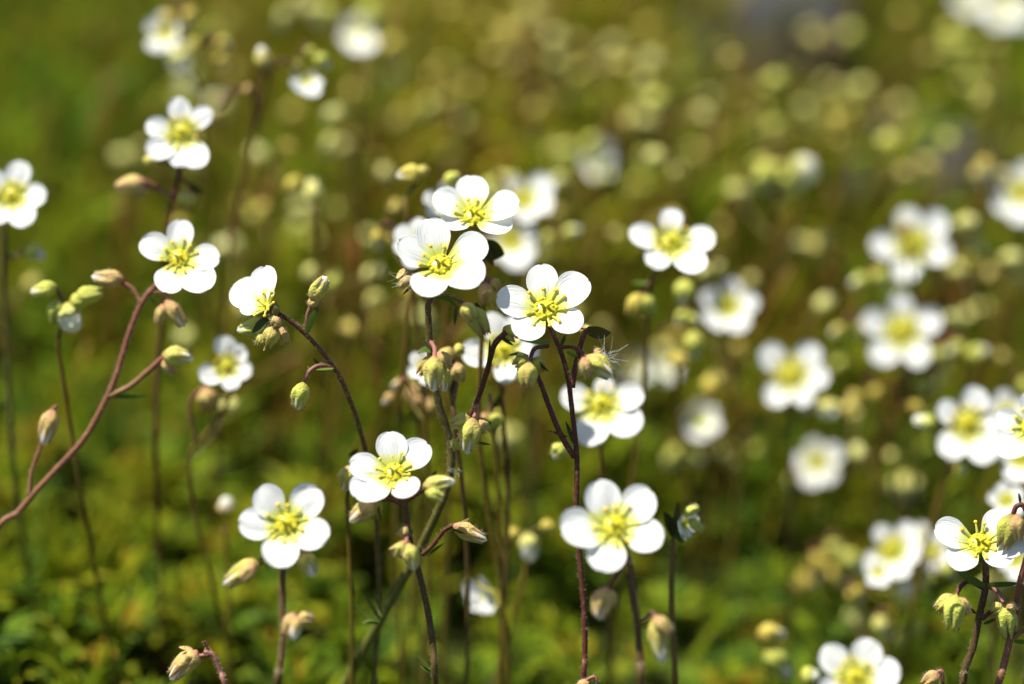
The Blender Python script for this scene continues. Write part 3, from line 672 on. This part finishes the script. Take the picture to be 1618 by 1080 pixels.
p.flower(1442, 387, [(-14, -60), (53, -47), (58, 18), (-17, 58), (-68, 2)], (0, .25), 12, .86); p.cluster(1384, 440, 3, 36, 'budlime')
p = auto('lower of the two big blurred star flowers at the right', 1425, 585, .578)
p.flower(1425, 523, [(0, -62), (62, -24), (34, 52), (-44, 50), (-64, -23)], (0, .2), 12, .84); p.cluster(1512, 560, 4, 40, 'budlime', 1.4); p.cluster(1345, 515, 2, 34, 'budgold'); p.cluster(1480, 600, 2, 34, 'budlime'); p.cluster(1372, 620, 2, 36, 'budgold')
p = auto('small blurred four-square flower low between the soft buds right of centre', 1290, 765, .596)
p.flower(1290, 729, [(-8, -37), (38, -22), (26, 30), (-18, 38), (-38, 0)], (0, .25), 14, 1.0); p.cluster(1262, 755, 1, 26, 'budgold')
p = Plant('white flower with a lime bud on its left, near the right edge', [(1520, 722), (1500, 745), (1478, 810), (1452, 900), (1440, 980)], .547, slope=.3, r=(4, 5), mat='brown', sharp=False)
p.flower(1529, 668, [(-49, -27), (19, -58), (50, 8), (31, 61), (-42, 51)], (0, .25), 12, .9, d=.545)
p.bud(1478, 672, 1442, 662, 27, 'budlime', tip=.7); p.bud(1508, 740, 1526, 742, 24, 'budlime', tip=.7); p.leaf(1532, 730, 1562, 740, 18, 'bract')
p = Plant('sharp flower cut in half by the right edge at mid height', [(1632, 712), (1636, 800), (1634, 900), (1630, 1000)], .512, slope=.3, r=(4, 5), mat='maroon')
p.flower(1630, 674, [(-59, -14), (-56, 44), (16, 60), (58, -10), (5, -60)], (-.1, .4), 18, .86, d=.511)
p = auto('soft white flower tucked under the edge flower at the right', 1612, 760, .545, lean=-8)
p.flower(1614, 722, [(-40, -10), (-24, 36), (22, 36), (40, -8), (0, -38)], (0, .3), 14, .95)
p = auto('soft white flower barely showing between the two right-edge flowers', 1592, 690, .565)
p.flower(1590, 650, [(-30, -14), (-4, -36), (32, -12), (20, 26), (-20, 26)], (0, .3), 14, .95)
p = auto('soft white bloom directly above the flower hidden by a bud, lower right', 1590, 820, .540)
p.flower(1590, 790, [(-30, -6), (-10, -28), (24, -18), (24, 16), (-14, 24)], (-.1, .35), 14, .98)
p = auto('soft white bloom directly behind the flower hidden by a bud, lower right', 1612, 920, .548)
p.flower(1606, 882, [(-34, 8), (-16, -30), (24, -24), (30, 18), (-4, 34)], (-.1, .35), 14, .98); p.bud(1572, 908, 1566, 950, 42, 'budpale', tip=.6, dz=-.01)
p = auto('flower half out of the bottom edge at lower right', 1350, 1100, .532)
p.flower(1351, 1070, [(-52, -46), (30, -60), (70, -10), (32, 56), (-58, 32)], (0, .35), 14, .92); p.bud(1264, 1068, 1296, 1068, 30, 'budlime', tip=.8)
p = Plant('knot of blurred white blooms and green buds crossed by a brown stem, lower right', [(1440, 900), (1420, 960), (1400, 1020), (1390, 1090)], .558, slope=.3, r=(4, 4.5), mat='brown', sharp=False)
p.flower(1410, 868, [(-25, -38), (-46, 32), (8, 44), (44, 8), (36, -40)], (0, .3), 16, .92, d=.557)
p.flower(1474, 872, [(-12, -30), (16, -32), (26, 10), (-4, 30), (-24, 10)], (0, .3), 16, .98, d=.56); p.flower(1446, 846, [(-14, -18), (16, -20), (22, 12), (0, 22), (-20, 10)], (0, .3), 20, .95, d=.566); p.flower(1388, 902, [(-22, -8), (4, -20), (24, 2), (10, 22), (-16, 20)], (-.1, .3), 16, .95, d=.553)
p.bud(1424, 965, 1436, 916, 34, 'budlime', tip=.8); p.cluster(1480, 905, 2, 36, 'budlime'); p.bud(1440, 980, 1450, 1010, 30, 'budlime'); p.bud(1432, 990, 1426, 1032, 30, 'budlime'); p.cluster(1400, 990, 2, 40, 'budpale'); p.cluster(1345, 935, 2, 30, 'budgold'); p.bud(1352, 960, 1350, 1000, 36, 'budpale', dz=-.02)
p = auto('white bloom cut by the right edge, high up, beside tan buds', 1612, 350, .598)
p.flower(1614, 304, [(-42, -34), (-46, 24), (-8, 50), (44, 10), (10, -50)], (-.1, .25), 14, .92); p.cluster(1562, 268, 3, 36, 'budgold', 1.3)
p = auto('very blurred white bloom cut by the top right corner', 1590, 60, .665)
p.flower(1588, 8, [(-42, 4), (-20, 36), (24, 34), (40, -6), (-6, -40)], (0, .3), 16, 1.0); p.flower(1535, -4, [(-32, 4), (-10, 28), (24, 20), (20, -24), (-16, -28)], (0, .3), 16, 1.0, d=.67); p.cluster(1510, 60, 3, 44, 'budlime', 1.5)
p = auto('pale egg-shaped half-closed bloom alone in the middle of the upper half', 942, 285, .622)
p.flower(942, 252, [(-8, -38), (16, -34), (28, 4), (6, 34), (-24, 10)], (.05, .1), 45, .9, disc=.6); p.cluster(915, 300, 2, 30, 'budgold', dz=-.02)
p = Plant('flower left of the arching stem whose lower petals lie in blue shade', [(368, 612), (352, 650), (320, 690), (300, 720), (305, 800), (330, 900)], .529, slope=.3, r=(3.2, 4), mat='brown', sharp=False)
p.flower(358, 579, [(-2, -50), (28, -32), (40, 10), (12, 36), (-38, 20)], (.15, .2), 16, .95, d=.528)
p.bud(322, 612, 334, 650, 30, 'budpink'); p.stalk([(310, 700), (300, 640), (318, 612)], (3, 3), 'mauve'); p.bud(362, 626, 366, 660, 32, 'budpale', dz=-.02)
p = Plant('closed white bud among lime buds far left, level with the slanting stem top', [(104, 500), (92, 540), (100, 600), (112, 680), (128, 780)], .518, slope=.3, r=(3.5, 4.5), mat='brown', sharp=False)
p.bud(104, 478, 118, 526, 36, 'budpale', tip=1.7); p.bud(92, 470, 84, 516, 26, 'budlime'); p.bud(90, 452, 48, 462, 26, 'budlime', tip=.4); p.bud(118, 470, 166, 460, 28, 'budlime'); p.bud(110, 476, 140, 474, 26, 'budlime'); p.stalk([(100, 496), (98, 470), (90, 455)], (2.5, 3), 'olive')
p = Plant('downturned white flower low in the middle, showing its back to the right', [(792, 935), (800, 870), (822, 845), (830, 900), (815, 960), (800, 1040)], .541, slope=.2, r=(3, 4), mat='brown', sharp=False)
p.flower(784, 944, [(-7, -38), (-42, -17), (-24, 20), (-39, 5), (-12, 25)], (-.86, -.1), 30, .75, d=.54, disc=.5); p.leaf(786, 938, 748, 920, 6, 'budolive', dz=.012); p.leaf(800, 920, 812, 890, 22, 'bract')
p.bud(834, 842, 836, 888, 32, 'budpale', tip=1.2); p.bud(812, 832, 808, 858, 24, 'budgold'); p.bud(866, 820, 862, 846, 22, 'budgold')
p = auto('white blurred bloom above lime buds, right of the flower crossed by the stem', 1106, 700, .598)
p.flower(1106, 664, [(-30, -10), (-6, -32), (26, -18), (24, 18), (-10, 28)], (0, .3), 30, 1.0, disc=.5); p.cluster(1070, 715, 3, 32, 'budlime'); p.cluster(1180, 712, 3, 34, 'budlime', 1.5, dz=-.01); p.bud(1118, 690, 1122, 724, 24, 'budgold')
p = auto('very pale pair of blurred blooms behind the red stem buds, right of centre', 1025, 610, .622)
p.flower(1004, 580, [(-26, -6), (-6, -28), (22, -14), (18, 20), (-12, 26)], (0, .3), 30, .9, disc=.6); p.flower(1048, 572, [(-20, -10), (4, -28), (26, -2), (8, 30), (-18, 18)], (0, .3), 30, .95, disc=.7); p.cluster(1060, 540, 3, 32, 'budgold', 1.2)
p = auto('white petals peeping out left behind the hanging buds at the centre', 670, 620, .524, lean=-10)
p.flower(672, 578, [(-26, 14), (-24, -18), (4, -28), (26, 6), (6, 28)], (-.1, .3), 18, .98); p.cluster(640, 620, 3, 30, 'budpink', 1.3, dz=-.012)
p = Plant('purple forked stem at top left with a small white half-open bloom', [(482, 118), (450, 96), (432, 108), (420, 140), (404, 200), (388, 270), (372, 340), (360, 420)], .553, slope=.3, r=(2.8, 4), mat='maroon', sharp=False)
p.flower(486, 124, [(-20, 18), (8, 30), (22, 14), (-6, -6), (14, -10)], (.3, .1), 35, 1.0, disc=.5); p.cluster(482, 92, 3, 30, 'budlime', 1.2)
p.stalk([(404, 200), (402, 150), (412, 108)], (2.6, 3.5), 'maroon'); p.bud(418, 108, 412, 72, 26, 'bud', tip=.5); p.bud(414, 104, 430, 98, 22, 'budpink'); p.stalk([(410, 160), (375, 142), (345, 170)], (2.6, 3), 'maroon'); p.bud(384, 138, 400, 146, 18, 'budpink')
p = Plant('pale grey-white bloom and tan buds at the top left corner side', [(285, 75), (300, 110), (318, 160), (322, 240)], .575, slope=.3, r=(3, 4), mat='brown', sharp=False)
p.flower(262, 52, [(-30, -16), (-6, -36), (28, -12), (20, 26), (-18, 30)], (0, .35), 20, .9, d=.58); p.bud(284, 76, 288, 116, 36, 'budpale', tip=1.6); p.cluster(285, 26, 3, 34, 'budgold', 1.2); p.cluster(335, 82, 3, 34, 'budgold', 1.2)
p = auto('whitish blurred bloom with a long lime bud at the top edge left of middle', 565, 90, .625)
p.flower(566, 52, [(-24, -18), (4, -32), (24, 2), (10, 34), (-20, 18)], (0, .4), 30, .95, disc=.5); p.bud(590, 2, 580, 48, 36, 'budlime', tip=.5); p.bud(520, 4, 506, 44, 34, 'budlime', tip=.2); p.cluster(465, 8, 3, 34, 'budpale', 1.2)
p = auto('lime buds with one white closed bud at the right of the upper middle', 1225, 300, .598)
p.bud(1250, 268, 1292, 266, 42, 'budpale', tip=1.7); p.cluster(1218, 272, 4, 40, 'budlime', 1.0); p.bud(1168, 288, 1164, 318, 36, 'budpale', dz=-.02); p.cluster(1225, 296, 1, 30, 'budgold')
p = auto('loose tan and green bud pair at the lower right of the middle, near the bottom', 1212, 1030, .545)
p.bud(1196, 1000, 1242, 1002, 32, 'budgold', tip=.3); p.bud(1212, 1020, 1250, 1072, 38, 'budlime', tip=.6)
p = auto('tan bud cluster low at the right, left of the knot of white blooms', 1300, 930, .59)
p.cluster(1288, 900, 4, 46, 'budgold', 1.3); p.cluster(1320, 870, 2, 40, 'budlime', 1.0)
p = auto('pale round bud disc alone among green at the right, below the square flower', 1430, 800, .60)
p.bud(1430, 748, 1430, 792, 50, 'budpale', tip=.8)
p = auto('pale round bud disc under the centre buds beside the red stem', 802, 720, .60)
p.bud(802, 672, 804, 712, 42, 'budpale', tip=.2); p.cluster(782, 662, 1, 28, 'budlime', dz=.05)
p = auto('soft lime-tan bud tucked left behind the small low centre flower', 548, 790, .515, lean=-6)
p.bud(552, 735, 545, 776, 30, 'bud', tip=.3, dz=.006); p.leaf(552, 720, 566, 708, 10, 'bractshaded')
p = auto('yellow-tan bud on a side stalk left above the flatter centre flower', 640, 310, .528)
p.bud(668, 272, 626, 278, 30, 'budgold', tip=.3); p.bud(660, 276, 676, 262, 18, 'bud'); p.cluster(612, 372, 3, 32, 'budgold', 1.0, dz=-.02)
p = auto('tiny white-tipped brown bud low at the left below the slanting stem', 356, 830, .545)
p.bud(356, 812, 358, 784, 26, 'budpink', tip=1.2)
p = auto('pink-brown bud half out of the bottom edge at lower right', 1478, 1110, .50, sharp=True, r=(3.5, 4))
p.stalk([(1490, 1080), (1488, 1060), (1478, 1064)], (3, 3), 'pinkstalk'); p.bud(1484, 1062, 1456, 1084, 24, 'budpink')
p = auto('pink stalk tip at the bottom edge beside the foot of the dark red stem', 935, 1115, .50, sharp=True, r=(3, 4))
p.stalk([(945, 1095), (940, 1070), (924, 1076)], (3, 3.5), 'pinkstalk'); p.bud(930, 1074, 912, 1096, 20, 'budpink')

p = auto('soft pinkish bud cluster right behind the hanging buds on the hairy centre stem', 716, 640, .513, lean=6)
p.bud(712, 548, 694, 580, 24, 'bud'); p.bud(716, 552, 736, 552, 20, 'bud'); p.bud(718, 572, 730, 606, 26, 'budpink'); p.bud(706, 580, 704, 618, 24, 'bud', tip=.4); p.stalk([(716, 640), (722, 600), (716, 556)], (3, 3), 'pinkstalk')
p = auto('small soft buds beside the shaded stalk between the two hanging knots', 782, 690, .522)
p.bud(786, 650, 780, 682, 24, 'budlime'); p.bud(768, 652, 756, 676, 18, 'budpink'); p.stalk([(782, 690), (778, 650), (772, 622)], (3, 3), 'pinkstalk'); p.leaf(776, 648, 800, 610, 14, 'bractshaded')
p = auto('pinkish blurred buds low behind the left of the centre stem', 664, 680, .545)
p.bud(648, 608, 664, 640, 32, 'budpink'); p.bud(668, 630, 684, 660, 30, 'budpink'); p.bud(640, 600, 650, 620, 22, 'bud')
# cobweb threads caught between buds
def cobweb(cx, cy, d, label, n, spread, seed):
    R = random.Random(seed); mb = MB(); c0 = at(cx, cy, d)
    for _ in range(n):
        a = R.uniform(-3.14, 3.14); l = R.uniform(.3, 1)*spread; b = R.uniform(-3.14, 3.14)
        p = at(cx+R.uniform(-10, 10), cy+R.uniform(-8, 8), d+R.uniform(-.001, .001)); q = at(cx+math.cos(a)*l, cy+math.sin(a)*l*.7, d+R.uniform(-.003, .003))
        tube(mb, [p, p.lerp(q, .5)-Vector((0, 0, .0004)), q], .000022, .000016, 3, 3, cap=False)
    o = mb.build('cobweb', M['web'], None, c0); o.location = c0; tag(o, label, 'cobweb', 'cobweb threads')
cobweb(640, 436, .4985, 'fine white cobweb threads at the bud left of the highest sharp flower', 16, 34, 3)
cobweb(955, 560, .4955, 'fine white cobweb threads over the hairy buds right of the dark red stem', 18, 46, 4)
cobweb(716, 745, .494, 'short cobweb wisp at the bud right of the low centre flower', 7, 16, 5)

# ------------------------------------------------------------------ the crowd of budding stems behind
def proto(kind, seed, nb):
    R = random.Random(seed); random.seed(seed)
    H = .075; root = empty('budding_plant', (0, 0, 0)); mb = MB()
    lean = R.uniform(-.008, .014)
    main = [Vector((0, 0, -.003)), Vector((lean*.2, R.uniform(-.002, .002), H*.35)), Vector((lean*.6, R.uniform(-.003, .003), H*.7)), Vector((lean, 0, H*.96))]
    tube(mb, main, .0007, .0004, 6, 4, t0=1, t1=0)
    buds = []
    for i in range(nb):
        t = 1 if i == 0 else R.uniform(.62, .98); o = main[0].lerp(main[3], t) if t < .97 else main[3]
        a = R.uniform(0, 6.28); l = R.uniform(.004, .012)*(0.4 if i == 0 else 1)
        e = o+Vector((math.cos(a)*l, math.sin(a)*l*.8, l*.7+R.uniform(-.002, .004)))
        tube(mb, [o, o.lerp(e, .55)+Vector((0, 0, l*.2)), e], .0004, .0003, 5, 3, t0=.5, t1=0)
        buds.append((e, Vector((math.cos(a)*.7, math.sin(a)*.7, R.uniform(-1, .7))).normalized()))
    mb.build('stem', M['brown' if seed % 3 else 'olive'], root)
    for e, ax in buds:
        l = R.uniform(.0038, .0056); b = MB()
        calyx_shape(b, e, ax, l, l*.36, 10, 5); mt = {'gold': ['budgold', 'budgold', 'budpale'], 'lime': ['budlime', 'bud', 'budlime'], 'pale': ['budpale', 'budlime', 'budpale'], 'white': ['budpale', 'budlime', 'budlime']}[kind]
        o = b.build('bud', M[R.choice(mt)], root)
        if kind == 'white' or R.random() < .06:
            t_ = MB(); petal_tips(t_, e+ax*l*.45, ax, l*.8, l*(.30 if kind != 'white' else .42), 8); t_.build('closed_petals', M['whitebud'], o)
    return root
PROTO = {k: [proto(k, 100+i+10*j, n) for i, n in enumerate(ns)] for j, (k, ns) in enumerate({'gold': (2, 2, 3, 3), 'lime': (2, 2, 3, 3), 'pale': (1, 2, 2), 'white': (2, 2)}.items())}
used = set()
def copy_tree(o, parent=None):
    c = o.copy(); COL.objects.link(c); c.parent = parent
    for ch in list(o.children): copy_tree(ch, c)
    return c
KW = {'gold': 'tan-gold', 'lime': 'yellow-green', 'pale': 'pale cream-green', 'white': 'white-tipped'}
def place(kind, px, py, z, R):
    d = depth_for_height(px, py, z); p = at(px, py, d); g0 = gz(p.x, p.y)
    k = R.randrange(len(PROTO[kind])); o = PROTO[kind][k]
    if (kind, k) in used: o = copy_tree(o)
    used.add((kind, k))
    h = max(.02, p.z-g0); s = h/.075
    o.location = (p.x, p.y, g0); s2 = R.uniform(.85, 1.15); o.scale = (s2, s2, s); o.rotation_euler = (R.uniform(-.05, .05), R.uniform(-.08, .08), R.uniform(0, 6.28))
    if s < .6: o.scale = (s2, s2, max(.35, s))
    zone = 'behind the slanting mauve stem on the left' if px < 420 else ('behind the flowers in the middle' if px < 900 else ('behind the blurred flowers right of the middle' if px < 1230 else 'near the grey stones on the right'))
    lab = 'blurred thin stem of %s buds %s' % (KW[kind], zone)
    tag(o, lab, 'budding plant', lab)
R = random.Random(21)
SPOTS = {  # where the eye picks out a disc or a knot of buds in the blur
 'gold': [(1060, 100), (1340, 200), (350, 318), (375, 345), (605, 200), (552, 95), (660, 96), (756, 88), (700, 30), (785, 12), (880, 18), (965, 40), (1000, 150), (520, 255), (470, 300), (545, 330), (215, 150), (240, 185), (420, 265), (1290, 125), (1340, 20), (1270, 145), (1530, 390), (1590, 400), (1560, 430), (1500, 330), (1180, 300), (1120, 560), (1390, 640), (1310, 560), (620, 455), (640, 480), (300, 340), (500, 170), (440, 330), (570, 180), (955, 120), (1010, 120), (840, 40), (820, 70), (905, 50), (1055, 30)],
 'lime': [(810, 30), (715, 20), (890, 55), (1095, 95), (1165, 165), (1200, 190), (1105, 215), (1080, 190), (1130, 250), (1300, 110), (1320, 150), (1400, 25), (1455, 100), (1480, 75), (1430, 165), (1520, 150), (1560, 60), (1530, 240), (1600, 180), (640, 20), (690, 10), (1230, 90), (1270, 210), (1480, 280), (1410, 330), (1500, 520), (1550, 560), (880, 370), (915, 365), (60, 455), (300, 40), (1250, 60), (1160, 110), (1350, 60), (1590, 120)],
 'pale': [(582, 250), (408, 268), (1105, 265), (1300, 60), (1425, 165), (920, 290), (510, 330), (1515, 490)],
 'white': [(255, 110), (600, 30)]}
for kind, lst in SPOTS.items():
    for (x, y) in lst: place(kind, x, y, min(.085, max(.03, R.gauss(.064, .009)-.02*max(0, (y-300)/300))), R)
for i in range(12):
    y = R.uniform(-140, 520); x = R.uniform(-60, 1680) if R.random() < .45 else R.gauss(720, 260)
    if x < 330 and R.random() < .6: continue
    if x > 1150 and y < 230 and R.random() < .7: continue
    kind = R.choices(['gold', 'lime', 'pale'], [.6, .33, .07] if x < 950 else [.3, .55, .15])[0]
    place(kind, x, y, min(.085, max(.028, R.gauss(.055, .012)-.02*max(0, (y-250)/300))), R)
for k, ps in PROTO.items():
    for i, o in enumerate(ps):
        if (k, i) not in used:
            for ch in list(o.children_recursive): bpy.data.objects.remove(ch)
            bpy.data.objects.remove(o)
